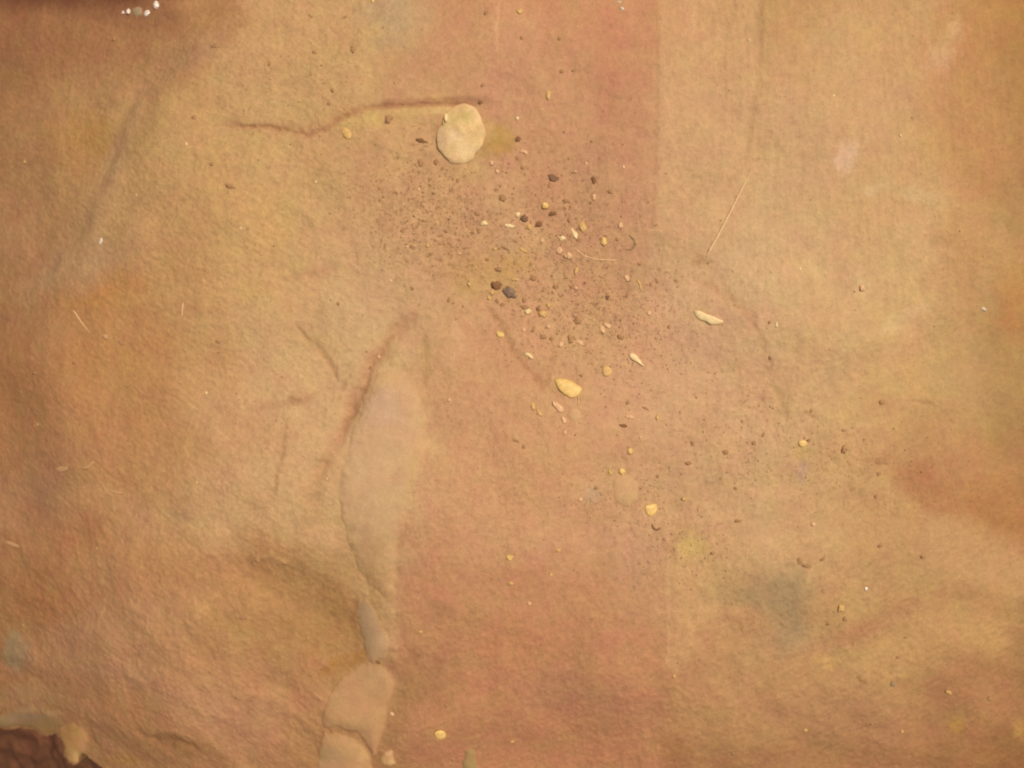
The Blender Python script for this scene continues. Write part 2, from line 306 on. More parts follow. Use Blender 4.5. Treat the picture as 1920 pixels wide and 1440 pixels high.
def surface(X, Y, detail=True):
    """height and colour (reflectance) of the rock at plan positions X, Y (flat arrays)"""
    X = X.astype(np.float64); Y = Y.astype(np.float64)
    U, V = to_uv(X, Y)
    z = macro(X, Y)
    r = np.hypot(X, Y)
    near = 1 - smooth(1500, 3500, r)
    # broad and middle-sized swellings
    z = z + 16.0 * perlin(X / 330, Y / 330, 1) + 7.0 * perlin(X / 150, Y / 150, 2) + 2.4 * perlin(X / 70, Y / 70, 3)
    z = z + (1 - near) * (60 * perlin(X / 1500, Y / 1500, 71) + 160 * perlin(X / 7000, Y / 7000, 72))
    # colour
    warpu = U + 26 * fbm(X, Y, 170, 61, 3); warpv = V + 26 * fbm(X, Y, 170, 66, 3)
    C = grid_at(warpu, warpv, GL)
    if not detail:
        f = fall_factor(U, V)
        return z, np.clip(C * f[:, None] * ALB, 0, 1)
    # patchy mineral tint: redder, yellower, greyer
    n1 = fbm(X, Y, 120, 81, 4, .6); n2 = fbm(X, Y, 90, 86, 4, .6); n3 = fbm(X + .5 * Y, Y, 60, 91, 3, .6)
    C = C * np.stack([1 + .015 * n1 + .058 * n3, 1 - .012 * n1 + .010 * n2 + .060 * n3, 1 - .02 * n1 - .035 * n2 + .055 * n3], 1)
    for pts, col, a, soft, rough in POLYS:
        idx, k = m_poly(U, V, pts, soft, rough)
        if k is not None:
            k = (k * a)[:, None]; C[idx] = C[idx] * (1 - k) + lin(col) * k
    for cx, cy, rx, ry, rot, col, a, soft in BLOBS:
        idx, k = m_blob(U, V, cx, cy, rx, ry, rot, soft)
        if k is not None:
            k = (k * a)[:, None]; C[idx] = C[idx] * (1 - k) + lin(col) * k
    for pts, w, col, a, dz in LINES:
        idx, k = m_line(U, V, pts, w)
        if k is not None:
            z[idx] += dz * k
            k = (k * a)[:, None]; C[idx] = C[idx] * (1 - k) + lin(col) * k
    fx = U + .62 * V - 400 + 30 * perlin(V / 150, U / 300, 161)      # runs from the top edge down to the left edge
    fold = smooth(-60, 60, fx)
    z = z - (1 - fold) * 24 * (1 - smooth(600, 900, V))
    # fibrous scratches: slanting on the left, upright on the right
    left = 1 - smooth(500, 900, U); right = smooth(1150, 1400, U) * (1 - smooth(450, 800, V))
    low = smooth(950, 1250, V)
    fa = streaky(X, Y, -.62, 26, 6.5, 101) + .6 * streaky(X, Y, -.75, 13, 4, 102)
    fb = streaky(X, Y, 1.58, 120, 10, 103) + .6 * streaky(X, Y, 1.55, 60, 5, 104)
    fc = streaky(X, Y, .5, 24, 8, 105)
    fd = fbm(X, Y, 22, 107, 3, .65); fe = fbm(X, Y, 9, 110, 2, .7)
    fib = left * .75 * fa + right * .55 * fb + low * (1 - left) * .4 * (fa + fc) + .35 * fc
    C = C * (1 + .075 * fib + .060 * fd + .050 * fe)[:, None]
    lumpy = 1.25 * (1 - smooth(560, 820, U)) * smooth(860, 1150, V) + .5 * smooth(1000, 1250, V) * smooth(1150, 1400, U) + .25
    wx = X + 30 * perlin(X / 140, Y / 140, 155); wy = Y + 30 * perlin(X / 140, Y / 140, 156)
    lz = 2.6 * streaky(wx, wy, -.45, 120, 60, 151) + .6 * streaky(wx, wy, -.8, 34, 16, 152) + .35 * fbm(X, Y, 13, 153, 2) ; lz = lz * (.65 + .7 * np.clip(perlin(X / 120, Y / 120, 157) + .4, 0, 1.2))
    z = z + .5 * fib + .8 * fd + .45 * fe + .9 * lumpy * lz
    C = C * (1 + .018 * lumpy * lz)[:, None]
    # gritty, pitted zone running down and right from the pebble
    g = np.zeros_like(U)
    for cx, cy, rx, ry, rot, a in [(810,400,150,130,20,1.0),(1020,430,180,150,20,.7),(1080,580,170,110,10,.65),(1230,540,110,70,0,.6),(1090,640,130,70,0,.6),
                                   (1500,840,260,110,20,.5),(1350,880,140,70,0,.4),(560,150,170,140,0,.3),(1180,930,130,90,0,.4),(1520,1120,200,120,0,.35),(900,940,200,140,0,.25),(420,350,160,300,0,.3),(1280,1020,120,60,0,.4)]:
        idx, k = m_blob(U, V, cx, cy, rx, ry, rot, .7, .2)
        if k is not None: g[idx] = np.maximum(g[idx], k * a)
    p1 = perlin(X / 7.5, Y / 7.5, 121) + .5 * perlin(X / 3.8, Y / 3.8, 122); p2 = perlin(X / 13, Y / 13, 123) + .4 * perlin(X / 6, Y / 6, 124)
    pit = smooth(.42, .85, p1) * g + .9 * smooth(.5, .95, p2) * g
    pale = smooth(.5, .9, -p1) * g
    C = C * (1 + g * (.085 * perlin(X / 15, Y / 15, 125) + .075 * perlin(X / 8, Y / 8, 126)))[:, None]
    pit0 = smooth(.78, 1.0, p2) * .35 * near * (1 - g)
    k = np.clip(.36 * pit + .34 * pit0, 0, 1)[:, None]
    C = C * (1 - k * np.array([.85, 1.0, 1.1])) ; C = C * (1 + .10 * pale[:, None])
    z = z - 1.6 * pit + .8 * pale - 1.0 * pit0
    # fine sand-grain tooth
    h = perlin(X / 3.1, Y / 3.1, 131)
    C = C * (1 + .04 * h)[:, None]; z = z + .18 * h
    # stepped ledges
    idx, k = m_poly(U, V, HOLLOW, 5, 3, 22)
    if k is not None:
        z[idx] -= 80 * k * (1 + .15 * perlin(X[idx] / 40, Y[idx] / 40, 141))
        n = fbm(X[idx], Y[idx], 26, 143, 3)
        hc = lin((92, 56, 36)) * (1 + .22 * n)[:, None] * np.array([1.03, 1, 1])  # shade of the hollow painted in as a darker rock colour
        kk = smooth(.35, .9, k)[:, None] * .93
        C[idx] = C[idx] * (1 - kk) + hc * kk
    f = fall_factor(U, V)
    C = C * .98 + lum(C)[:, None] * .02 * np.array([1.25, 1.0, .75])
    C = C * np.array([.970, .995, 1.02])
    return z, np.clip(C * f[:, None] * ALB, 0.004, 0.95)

# ------------------------------------------------------------------ materials
def rock_material(name, rough=0.8, attr="stain_shade", spec=0.25, grain=0.12, bump=0.25):
    m = bpy.data.materials.new(name); m.use_nodes = True
    nt = m.node_tree; N = nt.nodes; Lk = nt.links; b = N["Principled BSDF"]
    a = N.new("ShaderNodeAttribute"); a.attribute_name = attr; a.attribute_type = 'GEOMETRY'
    tc = N.new("ShaderNodeTexCoord")
    def noise(scale, detail=2.0, rough=.6):
        n = N.new("ShaderNodeTexNoise"); n.inputs["Scale"].default_value = scale
        n.inputs["Detail"].default_value = detail; n.inputs["Roughness"].default_value = rough
        Lk.new(tc.outputs["Object"], n.inputs["Vector"]); return n
    n1 = noise(1100, 2.0, .7); n2 = noise(60, 4.0, .6)
    mr = N.new("ShaderNodeMapRange"); mr.inputs[1].default_value = .25; mr.inputs[2].default_value = .75
    mr.inputs[3].default_value = 1 - grain; mr.inputs[4].default_value = 1 + grain
    Lk.new(n1.outputs["Fac"], mr.inputs[0])
    mul = N.new("ShaderNodeVectorMath"); mul.operation = 'SCALE'
    Lk.new(a.outputs["Color"], mul.inputs[0]); Lk.new(mr.outputs[0], mul.inputs["Scale"])
    hs = N.new("ShaderNodeHueSaturation")
    m2 = N.new("ShaderNodeMapRange"); m2.inputs[1].default_value = .3; m2.inputs[2].default_value = .7
    m2.inputs[3].default_value = .492; m2.inputs[4].default_value = .508
    Lk.new(n2.outputs["Fac"], m2.inputs[0]); Lk.new(m2.outputs[0], hs.inputs["Hue"])
    Lk.new(mul.outputs[0], hs.inputs["Color"]); Lk.new(hs.outputs[0], b.inputs["Base Color"])
    b.inputs["Roughness"].default_value = rough; b.inputs["Specular IOR Level"].default_value = spec
    nb = noise(420, 3.0, .6)
    bp = N.new("ShaderNodeBump"); bp.inputs["Strength"].default_value = bump; bp.inputs["Distance"].default_value = .0006
    Lk.new(nb.outputs["Fac"], bp.inputs["Height"]); Lk.new(bp.outputs[0], b.inputs["Normal"])
    return m

def plain_material(name, seen, rough=.6, var=.18, scale=500, spec=.3):
    m = bpy.data.materials.new(name); m.use_nodes = True
    nt = m.node_tree; N = nt.nodes; Lk = nt.links; b = N["Principled BSDF"]
    c = lin(seen) * ALB
    tc = N.new("ShaderNodeTexCoord"); n = N.new("ShaderNodeTexNoise")
    n.inputs["Scale"].default_value = scale; n.inputs["Detail"].default_value = 3
    Lk.new(tc.outputs["Object"], n.inputs["Vector"])
    cr = N.new("ShaderNodeValToRGB")
    cr.color_ramp.elements[0].position = .3; cr.color_ramp.elements[1].position = .7
    cr.color_ramp.elements[0].color = (*(c * (1 - var)), 1); cr.color_ramp.elements[1].color = (*np.minimum(c * (1 + var), .9), 1)
    Lk.new(n.outputs["Fac"], cr.inputs[0]); Lk.new(cr.outputs[0], b.inputs["Base Color"])
    b.inputs["Roughness"].default_value = rough; b.inputs["Specular IOR Level"].default_value = spec
    bp = N.new("ShaderNodeBump"); bp.inputs["Strength"].default_value = .2; bp.inputs["Distance"].default_value = .0004
    Lk.new(n.outputs["Fac"], bp.inputs["Height"]); Lk.new(bp.outputs[0], b.inputs["Normal"])
    return m

ROCK = rock_material("rock_surface")

def np_mesh(name, co, faces, cols=None, mat=None):
    me = bpy.data.meshes.new(name)
    nv = len(co); nf = len(faces); k = faces.shape[1]
    me.vertices.add(nv); me.vertices.foreach_set("co", np.ascontiguousarray(co, np.float32).ravel())
    me.loops.add(nf * k); me.loops.foreach_set("vertex_index", np.ascontiguousarray(faces, np.int32).ravel())
    me.polygons.add(nf); me.polygons.foreach_set("loop_start", np.arange(0, nf * k, k, dtype=np.int32))
    me.update(calc_edges=True)
    me.polygons.foreach_set("use_smooth", np.ones(nf, bool))
    if cols is not None:
        at = me.color_attributes.new("stain_shade", 'FLOAT_COLOR', 'POINT')  # rock stains together with painted shade and edge fall-off
        at.data.foreach_set("color", np.concatenate([cols, np.ones((nv, 1))], 1).astype(np.float32).ravel())
    if mat: me.materials.append(mat)
    me.update()
    return me

def link(name, me, parent=None):
    o = bpy.data.objects.new(name, me); scene.collection.objects.link(o)
    if parent is not None: o.parent = parent
    return o

def tag(o, label=None, cat=None, group=None, kind=None):
    if label: o["label"] = label
    if cat: o["category"] = cat
    if group: o["group"] = group
    if kind: o["kind"] = kind
    return o

# ------------------------------------------------------------------ the ground: one sheet, fine where it is seen close, coarse to the horizon
STEP = 1.7
def axis(a, b, far):
    mid = np.arange(a, b, STEP); s = STEP; lo = []; hi = []
    p = a
    while p > -far: s *= 1.09; p -= s; lo.append(p)
    s = STEP; p = mid[-1]
    while p < far: s *= 1.09; p += s; hi.append(p)
    return np.concatenate([np.array(lo[::-1]), mid, np.array(hi)])
ax = axis(-1180, 1130, 120000.0); ay = axis(-920, 860, 120000.0)
XX, YY = np.meshgrid(ax, ay); XX = XX.ravel(); YY = YY.ravel()
ZZ = np.zeros(XX.shape); CC = np.zeros((len(XX), 3))
CH = 400000
for s0 in range(0, len(XX), CH):
    e = min(len(XX), s0 + CH)
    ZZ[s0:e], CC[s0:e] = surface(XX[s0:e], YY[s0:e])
nx, ny = len(ax), len(ay)
i = np.arange(nx - 1)[None, :] + nx * np.arange(ny - 1)[:, None]
F = np.stack([i, i + 1, i + 1 + nx, i + nx], -1).reshape(-1, 4)
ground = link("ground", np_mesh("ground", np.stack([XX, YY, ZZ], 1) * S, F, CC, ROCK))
tag(ground, kind="structure")

# ------------------------------------------------------------------ helpers for stones on the rock
def H(X, Y):
    return float(surface(np.array([X], float), np.array([Y], float))[0][0])
ZG = ZZ.reshape(ny, nx)
def Hq(X, Y):
    """height of the sheet itself, read from its grid"""
    X = np.asarray(X, float); Y = np.asarray(Y, float)
    a = np.clip(np.searchsorted(ax, X) - 1, 0, nx - 2); b = np.clip(np.searchsorted(ay, Y) - 1, 0, ny - 2)
    fx = (X - ax[a]) / (ax[a + 1] - ax[a]); fy = (Y - ay[b]) / (ay[b + 1] - ay[b])
    return (ZG[b, a] * (1 - fx) + ZG[b, a + 1] * fx) * (1 - fy) + (ZG[b + 1, a] * (1 - fx) + ZG[b + 1, a + 1] * fx) * fy
def blur1(A, n, ax_):
    k = np.ones(n) / n; c = np.cumsum(np.pad(A, [(n, n) if a_ == ax_ else (0, 0) for a_ in (0, 1)], mode='edge'), axis=ax_)
    h = n // 2
    if ax_ == 0: return (c[n + h:n + h + A.shape[0]] - c[h:h + A.shape[0]]) / n
    return (c[:, n + h:n + h + A.shape[1]] - c[:, h:h + A.shape[1]]) / n
ZS = ZG
for _n in (9, 9):
    ZS = blur1(blur1(ZS, _n, 0), _n, 1)
def Hs(X, Y):
    a = np.clip(np.searchsorted(ax, X) - 1, 0, nx - 2); b = np.clip(np.searchsorted(ay, Y) - 1, 0, ny - 2)
    fx = (X - ax[a]) / (ax[a + 1] - ax[a]); fy = (Y - ay[b]) / (ay[b + 1] - ay[b])
    return (ZS[b, a] * (1 - fx) + ZS[b, a + 1] * fx) * (1 - fy) + (ZS[b + 1, a] * (1 - fx) + ZS[b + 1, a + 1] * fx) * fy
def normal_at(X, Y, e=8.0):
    zx = (Hq(X + e, Y) - Hq(X - e, Y)) / (2 * e); zy = (Hq(X, Y + e) - Hq(X, Y - e)) / (2 * e)
    return Vector((-float(zx), -float(zy), 1.0)).normalized()

def embedded(name, label, cat, pts, col, bulge, edge, blend=.8, rough=3, soft=5, seed=0, mott=.06, cols=(), smoothness=.85, fade=None):
    """a stone set in the rock: its upper surface rises from the sheet inside the outline and dives below it outside"""
    xs = [p[0] for p in pts]; ys = [p[1] for p in pts]
    cu, cv = (min(xs) + max(xs)) / 2, (min(ys) + max(ys)) / 2
    g = 2.2
    us = np.arange(min(xs) - 14, max(xs) + 14, g); vs = np.arange(min(ys) - 14, max(ys) + 14, g)
    UU, VV = np.meshgrid(us, vs); X, Y = to_world(UU.ravel(), VV.ravel())
    sd = poly_sd(UU.ravel(), VV.ravel(), pts) + rough * fbm(X, Y, 26, 200 + seed, 3)
    zg, cg = surface(X, Y)
    zs = Hq(X, Y)
    ins = np.clip(-sd, 0, None)
    ks = smooth(0, 9, -sd) * smoothness
    z = zs * (1 - ks) + (Hs(X, Y) + .15 * perlin(X / 9, Y / 9, 240)) * ks + bulge * (1 - np.exp(-ins / edge)) + .30 - .16 * np.clip(sd + 2, 0, None) + (.06 * bulge) * fbm(X, Y, 40, 210 + seed, 3)
    f = fall_factor(UU.ravel(), VV.ravel())[:, None]
    c = np.tile(lin(col), (len(X), 1))
    for (bx, by, r1, r2, rt, bc, al) in cols:
        ii, k = m_blob(UU.ravel(), VV.ravel(), bx, by, r1, r2, rt, .7)
        if k is not None: k = (k * al)[:, None]; c[ii] = c[ii] * (1 - k) + lin(bc) * k
    c = c * (1 + mott * fbm(X, Y, 30, 220 + seed, 4, .7) + .03 * perlin(X / 4, Y / 4, 230 + seed))[:, None] * f * ALB
    kk = (blend * smooth(-1, soft, -sd))
    if fade is not None: kk = kk * (1 - .85 * smooth(fade[0], fade[1], VV.ravel()))
    kk = kk[:, None]
    c = cg * (1 - kk) + c * kk
    nu, nv = len(us), len(vs)
    idx = np.arange(nu - 1)[None, :] + nu * np.arange(nv - 1)[:, None]
    Fq = np.stack([idx, idx + nu, idx + nu + 1, idx + 1], -1).reshape(-1, 4)
    keep = (sd[Fq].min(1) < 5)
    Fq = Fq[keep]
    # underside, so that the stone has a body of its own
    used = np.unique(Fq); remap = -np.ones(len(X), int); remap[used] = np.arange(len(used)); Fq = remap[Fq]
    X, Y, z, zs, c, sdu = X[used], Y[used], z[used], zs[used], c[used], sd[used]
    zb = zs - 4 - bulge * .8 * (1 - np.exp(-np.clip(-sdu, 0, None) / edge))
    n = len(used)
    top = np.stack([X, Y, z], 1); bot = np.stack([X, Y, zb], 1)
    ed = {}
    for q in Fq:
        for a_, b_ in ((q[0], q[1]), (q[1], q[2]), (q[2], q[3]), (q[3], q[0])):
            if (b_, a_) in ed: del ed[(b_, a_)]
            else: ed[(a_, b_)] = 1
    side = np.array([[b_, a_, a_ + n, b_ + n] for (a_, b_) in ed]) if ed else np.zeros((0, 4), int)
    allf = np.concatenate([Fq, Fq[:, ::-1] + n, side])
    ox, oy = to_world(cu, cv); oz = float(Hq(ox, oy)); org = np.array([float(ox), float(oy), oz])
    co = (np.concatenate([top, bot]) - org) * S
    o = link(name, np_mesh(name, co, allf, np.concatenate([c, c]), ROCK))
    o.location = Vector(org * S)
    return tag(o, label, cat)

def lump(w, h, t, seed, sub=3, amp=.16, facet=0.0):
    bm = bmesh.new(); bmesh.ops.create_icosphere(bm, subdivisions=sub, radius=1.0)
    for v in bm.verts:
        p = v.co
        n = float(perlin(np.array([p.x * 1.3 + p.z]), np.array([p.y * 1.3 - .7 * p.z]), seed)[0]) + .5 * float(perlin(np.array([p.x * 3 - p.z * 2]), np.array([p.y * 3 + p.z * 2]), seed + 3)[0])
        k = 1 + amp * n
        v.co = Vector((p.x * k * w / 2, p.y * k * h / 2, p.z * k * t / 2)) * S
    return bm

def bm_mesh(name, bm, mat):
    me = bpy.data.meshes.new(name); bm.to_mesh(me); bm.free(); me.materials.append(mat)
    for p in me.polygons: p.use_smooth = True
    return me

def place(o, u, v, rot, lift=0.0):
    X, Y = to_world(u, v); X = float(X); Y = float(Y); z = float(Hq(X, Y)); n = normal_at(X, Y)
    q = Vector((0, 0, 1)).rotation_difference(n)
    o.rotation_euler = (q @ Matrix.Rotation(math.radians(-rot), 3, 'Z').to_quaternion()).to_euler()
    o.location = (Vector((X, Y, z)) + n * lift) * S

MATS = {}
def mat_of(kind):
    if kind not in MATS:
        seen, r, var = PAL[kind]; MATS[kind] = plain_material(kind.replace(' ', '_') + "_stone", seen, r, var)
    return MATS[kind]
PAL = {
 "cream": ((240,208,150), .5, .12), "yellow": ((232,190,112), .5, .15), "tan yellow": ((216,172,104), .6, .15), "pinkish": ((228,180,132), .7, .12), "dull cream": ((196,150,102), .9, .08),
 "dark brown": ((140,98,60), .8, .2), "brown": ((176,131,88), .9, .15), "purplish brown": ((136,98,70), .8, .2), "blue grey": ((140,112,90), .7, .15),
 "white": ((250,232,214), .3, .1), "grey": ((160,132,92), .8, .2), "faint brown": ((176,130,88), .9, .12),
}

# ------------------------------------------------------------------ larger stones set in the rock
embedded("stone_tongue", "long pale mauve tongue of smooth stone standing out of the rock left of centre", "stone",
 [(735,690),(758,694),(776,716),(790,752),(799,790),(803,835),(797,870),(784,905),(772,940),(762,975),(752,1015),(745,1060),(741,1105),(728,1120),(700,1105),(676,1080),(660,1040),(648,1000),(638,950),(637,905),(645,860),(656,815),(672,775),(688,740),(704,710),(718,695)],
 (205,164,121), 10.0, 26.0, .74, 5, 16, 1, .06,
 [(715,760,34,40,0,(210,168,138),.8),(720,700,40,22,0,(208,166,112),.8),(786,880,18,120,8,(202,164,110),.8),(690,980,40,70,0,(206,170,128),.5),(700,1080,50,50,0,(194,154,106),.9),(660,930,16,90,0,(206,166,124),.5)], .6, (880,1070))
embedded("stone_sliver", "narrow blue-grey sliver of stone between the pale tongue and the slab below", "stone",
 [(668,1130),(684,1122),(702,1134),(712,1165),(726,1195),(728,1220),(718,1238),(698,1248),(684,1238),(676,1205),(670,1170),(662,1150)],
 (172,137,100), 4.5, 9.0, .8, 3.5, 8, 2, .07, [(690,1170,16,40,0,(170,138,106),.6),(712,1205,10,14,0,(182,144,112),.8)])
slab = embedded("stone_slab", "broad smooth tan slab of stone rising at the bottom edge left of centre", "stone",
 [(690,1246),(712,1250),(732,1262),(741,1280),(738,1304),(728,1322),(726,1345),(724,1365),(714,1392),(708,1412),(700,1416),(692,1402),(684,1385),(668,1370),(640,1362),(606,1366),(603,1345),(612,1315),(624,1290),(642,1270),(664,1258)],
 (180,136,95), 8.0, 14.0, .85, 2.5, 6, 3, .06, [(705,1265,30,20,0,(180,142,98),.7),(640,1345,30,26,0,(178,142,92),.6),(714,1330,20,26,0,(180,140,90),.4)])
embedded("stone_slab", "rounded tan stone lobe cut off by the bottom edge below the broad slab", "stone",
 [(606,1372),(640,1372),(664,1378),(684,1396),(696,1414),(702,1440),(706,1490),(600,1500),(596,1440),(599,1395)],
 (181,138,95), 8.0, 14.0, .82, 2.5, 6, 4, .07, [(684,1412,12,8,-30,(190,150,100),.9),(620,1415,26,16,0,(168,138,100),.6),(620,1440,30,16,0,(176,134,100),.7)])
embedded("hanging_stone", "smooth tan drip-shaped knob hanging over the dark hollow in the bottom left corner", "stone",
 [(106,1366),(118,1360),(134,1358),(150,1366),(161,1378),(164,1392),(160,1406),(154,1418),(149,1428),(142,1432),(133,1430),(125,1421),(119,1407),(114,1393),(108,1380)],
 (168,126, 76), 8.0, 9.0, .95, 1.0, 5, 5, .05, [(140,1420,16,12,0,(178,140,88),.8),(156,1400,8,14,0,(170,126,88),.6),(125,1370,20,14,0,(154,112,66),.8)])
embedded("stone_ledge", "grey-brown band of stone forming the lip above the dark bottom left hollow", "stone ledge",
 [(-60,1346),(-20,1340),(10,1336),(38,1332),(62,1338),(92,1341),(110,1350),(116,1362),(108,1378),(98,1380),(76,1380),(60,1372),(34,1369),(-60,1371)],
 (130,102,64), 3.0, 8.0, .92, 2.0, 5, 6, .08, [(40,1345,44,12,0,(132,106,78),.8),(60,1360,50,8,0,(126,98,58),.6),(90,1372,20,6,0,(140,98,56),.6)])
embedded("pale_stone", "small lumpy pale stone at the bottom edge beside the broad slab", "stone",
 [(722,1404),(736,1402),(742,1416),(743,1428),(734,1433),(720,1430),(714,1420)], (192,150,100), 5.0, 5.0, .9, 2, 4, 7, .1, [(736,1424,6,6,0,(208,166,116),.9),(733,1407,6,5,0,(200,156,116),.8)])
embedded("green_stone", "small grey-green stone with a dark left side at the bottom edge", "stone",
 [(872,1408),(884,1402),(892,1412),(893,1428),(896,1450),(870,1452),(867,1430)], (148,122,76), 5.0, 5.0, .9, 2, 4, 8, .08)
embedded("round_stone", "low rounded tan stone above and left of the brightest yellow chip", "stone",
 [(1168,888),(1186,892),(1198,906),(1201,922),(1196,938),(1180,950),(1164,948),(1152,936),(1148,918),(1152,900)], (202,160,112), 4.0, 8.0, .8, 2, 5, 9, .06)
embedded("round_stone", "soft rounded tan stone just below the large yellow flake", "stone",
 [(1066,766),(1078,764),(1088,770),(1090,782),(1082,790),(1070,790),(1062,780)], (208,164,116), 3.0, 5.0, .8, 1, 3, 10, .05)

# ------------------------------------------------------------------ the large round pebble
def outline_lump(pts, cu, cv, top, seed, sub=5, flat=1.6):
    X0, Y0 = to_world(cu, cv)
    PX, PY = to_world([p[0] for p in pts], [p[1] for p in pts])
    th = np.arctan2(PY - Y0, PX - X0); rr = np.hypot(PX - X0, PY - Y0); o = np.argsort(th); th = th[o]; rr = rr[o]
    th = np.concatenate([th - 2 * np.pi, th, th + 2 * np.pi]); rr = np.concatenate([rr, rr, rr])
    bm = bmesh.new(); bmesh.ops.create_icosphere(bm, subdivisions=sub, radius=1.0)
    co = np.array([v.co[:] for v in bm.verts])
    t = np.arctan2(co[:, 1], co[:, 0]); R = np.interp(t, th, rr)
    R = R * (1 + .022 * np.sin(t * 5 + 1) + .014 * np.sin(t * 9) + .008 * np.sin(t * 17 + 2))
    px = co[:, 0] * R; py = co[:, 1] * R
    fl = np.sign(co[:, 2]) * np.abs(co[:, 2]) ** (1 / flat)
    pz = fl * top * (1 + .22 * perlin(co[:, 0] * 1.7 + 3, co[:, 1] * 1.7, seed) + .12 * perlin(co[:, 0] * 3.3, co[:, 1] * 4 + co[:, 2], seed + 1) + .05 * perlin(co[:, 0] * 9, co[:, 1] * 9, seed + 2) + .03 * perlin(co[:, 0] * 21, co[:, 1] * 21, seed + 4))
    for v, a, b, c in zip(bm.verts, px, py, pz): v.co = Vector((a, b, c)) * S
    return bm, co

def mottled(me, base, spots, scale, seed, fallf):
    n = len(me.vertices); co = np.zeros(n * 3); me.vertices.foreach_get("co", co); co = co.reshape(-1, 3) / S
    c = np.tile(lin(base), (n, 1))
    for (sx, sy, r, col, a) in spots:
        k = (a * (1 - smooth(.3, 1.3, np.hypot(co[:, 0] - sx, co[:, 1] - sy) / r + .3 * perlin(co[:, 0] / r * 1.5, co[:, 1] / r * 1.5, seed))))[:, None]
        c = c * (1 - k) + lin(col) * k
    m = fbm(co[:, 0], co[:, 1] + co[:, 2], scale, seed, 4, .7)
    c = np.clip(c * (1 + .13 * m[:, None]) * fallf * ALB, 0, .9)
    at = me.color_attributes.new("stain_shade", 'FLOAT_COLOR', 'POINT')
    at.data.foreach_set("color", np.concatenate([c, np.ones((n, 1))], 1).astype(np.float32).ravel())

peb_pts = [(869,197),(884,199),(893,205),(899,214),(905,226),(908,240),(910,255),(907,268),(901,280),(892,290),(884,300),(872,307),(860,310),(849,309),(840,302),(831,291),(823,280),(817,266),(818,254),(823,243),(830,236),(832,222),(838,209),(850,201)]
bm, _ = outline_lump(peb_pts, 865, 254, 9.5, 301)
PEB = rock_material("pebble_surface", .8, spec=.2, grain=.14, bump=.7)
pme = bm_mesh("pebble", bm, PEB)
mottled(pme, (226,188,136), [(-30,20,10,(200,164,112),.7),(24,-10,9,(206,168,112),.7),(8,26,9,(238,202,152),.8),(-6,-44,12,(214,178,124),.8),(30,22,9,(232,194,142),.7),(-14,-6,16,(240,204,154),.9),(2,-30,15,(240,202,150),.9),(-22,-26,13,(212,174,118),.8),(18,10,20,(224,190,126),.6),(-10,30,26,(218,186,118),.8),(0,55,26,(210,168,118),.8),(-34,-5,30,(206,172,124),.8),(30,0,22,(220,182,122),.6),(12,34,14,(196,168,98),.5)], 24, 311, 1.0)
peb = link("pebble", pme)
place(peb, 865, 254, 0, 2.5)
peb.rotation_euler = (0, 0, 0)
tag(peb, "large round cream pebble set in the rock near the top, biggest of all", "pebble")
fb = lump(7, 16, 4, 320, 3)
fl = link("fleck", bm_mesh("fleck", fb, mat_of("cream")), peb)
X0, Y0 = to_world(865, 254); X1, Y1 = to_world(837, 224)
fl.location = Vector((float(X1 - X0), float(Y1 - Y0), 8.5)) * S
fl["label"] = "bright cream upright fleck at the upper left of the pebble"

# ------------------------------------------------------------------ flat chips traced by their outlines
def chip(name, label, cat, pts, t, kind, seed, lift=0.0, material=None):
    cu = sum(p[0] for p in pts) / len(pts); cv = sum(p[1] for p in pts) / len(pts)
    X0, Y0 = to_world(cu, cv); X0 = float(X0); Y0 = float(Y0)
    P = []
    n = len(pts)
    for i in range(n):                     # soften the outline
        for s_ in (0, .33, .67):
            a, b, c, d = pts[i - 1], pts[i], pts[(i + 1) % n], pts[(i + 2) % n]
            q = [0.5 * ((2 * b[k]) + (-a[k] + c[k]) * s_ + (2 * a[k] - 5 * b[k] + 4 * c[k] - d[k]) * s_ ** 2 + (-a[k] + 3 * b[k] - 3 * c[k] + d[k]) * s_ ** 3) for k in (0, 1)]
            X, Y = to_world(q[0], q[1]); P.append((float(X) - X0, float(Y) - Y0))
    rings = [(1.0, 0.0), (.97, .35), (.82, .72), (.55, .93), (.28, 1.0)]
    co = []; m = len(P); nrm = normal_at(X0, Y0)
    def zz(x, y): return -(nrm.x * x + nrm.y * y) / nrm.z
    for side in (1, -1):
        for (r, h) in rings:
            for (x, y) in P:
                w = 1 + .18 * float(perlin(np.array([(x * r) / 6]), np.array([(y * r) / 6]), seed)[0])
                co.append((x * r, y * r, zz(x * r, y * r) + side * t * h * w))
        co.append((0, 0, side * t))
    bm = bmesh.new(); vs = [bm.verts.new(Vector(c) * S) for c in co]
    half = len(rings) * m + 1
    for side in (0, 1):
        o = side * half
        for k in range(len(rings) - 1):
            for i in range(m):
                q = [vs[o + k * m + i], vs[o + k * m + (i + 1) % m], vs[o + (k + 1) * m + (i + 1) % m], vs[o + (k + 1) * m + i]]
                bm.faces.new(q if side == 0 else q[::-1])
        for i in range(m):
            q = [vs[o + (len(rings) - 1) * m + i], vs[o + (len(rings) - 1) * m + (i + 1) % m], vs[o + half - 1]]
            bm.faces.new(q if side == 0 else q[::-1])
    bmesh.ops.remove_doubles(bm, verts=bm.verts, dist=S * .02)
    bmesh.ops.recalc_face_normals(bm, faces=bm.faces)
    o = link(name, bm_mesh(name, bm, material or mat_of(kind)))
    o.location = Vector((X0, Y0, float(Hq(X0, Y0)) + lift)) * S
    return tag(o, label, cat)

big = chip("yellow_flake", "large yellow leaf-shaped flake lying on the rock near the centre", "flake",
     [(1040,711),(1054,710),(1068,713),(1080,720),(1091,729),(1088,736),(1084,741),(1072,746),(1060,741),(1050,733),(1044,724)], 3.2, "yellow", 401, 1.2)
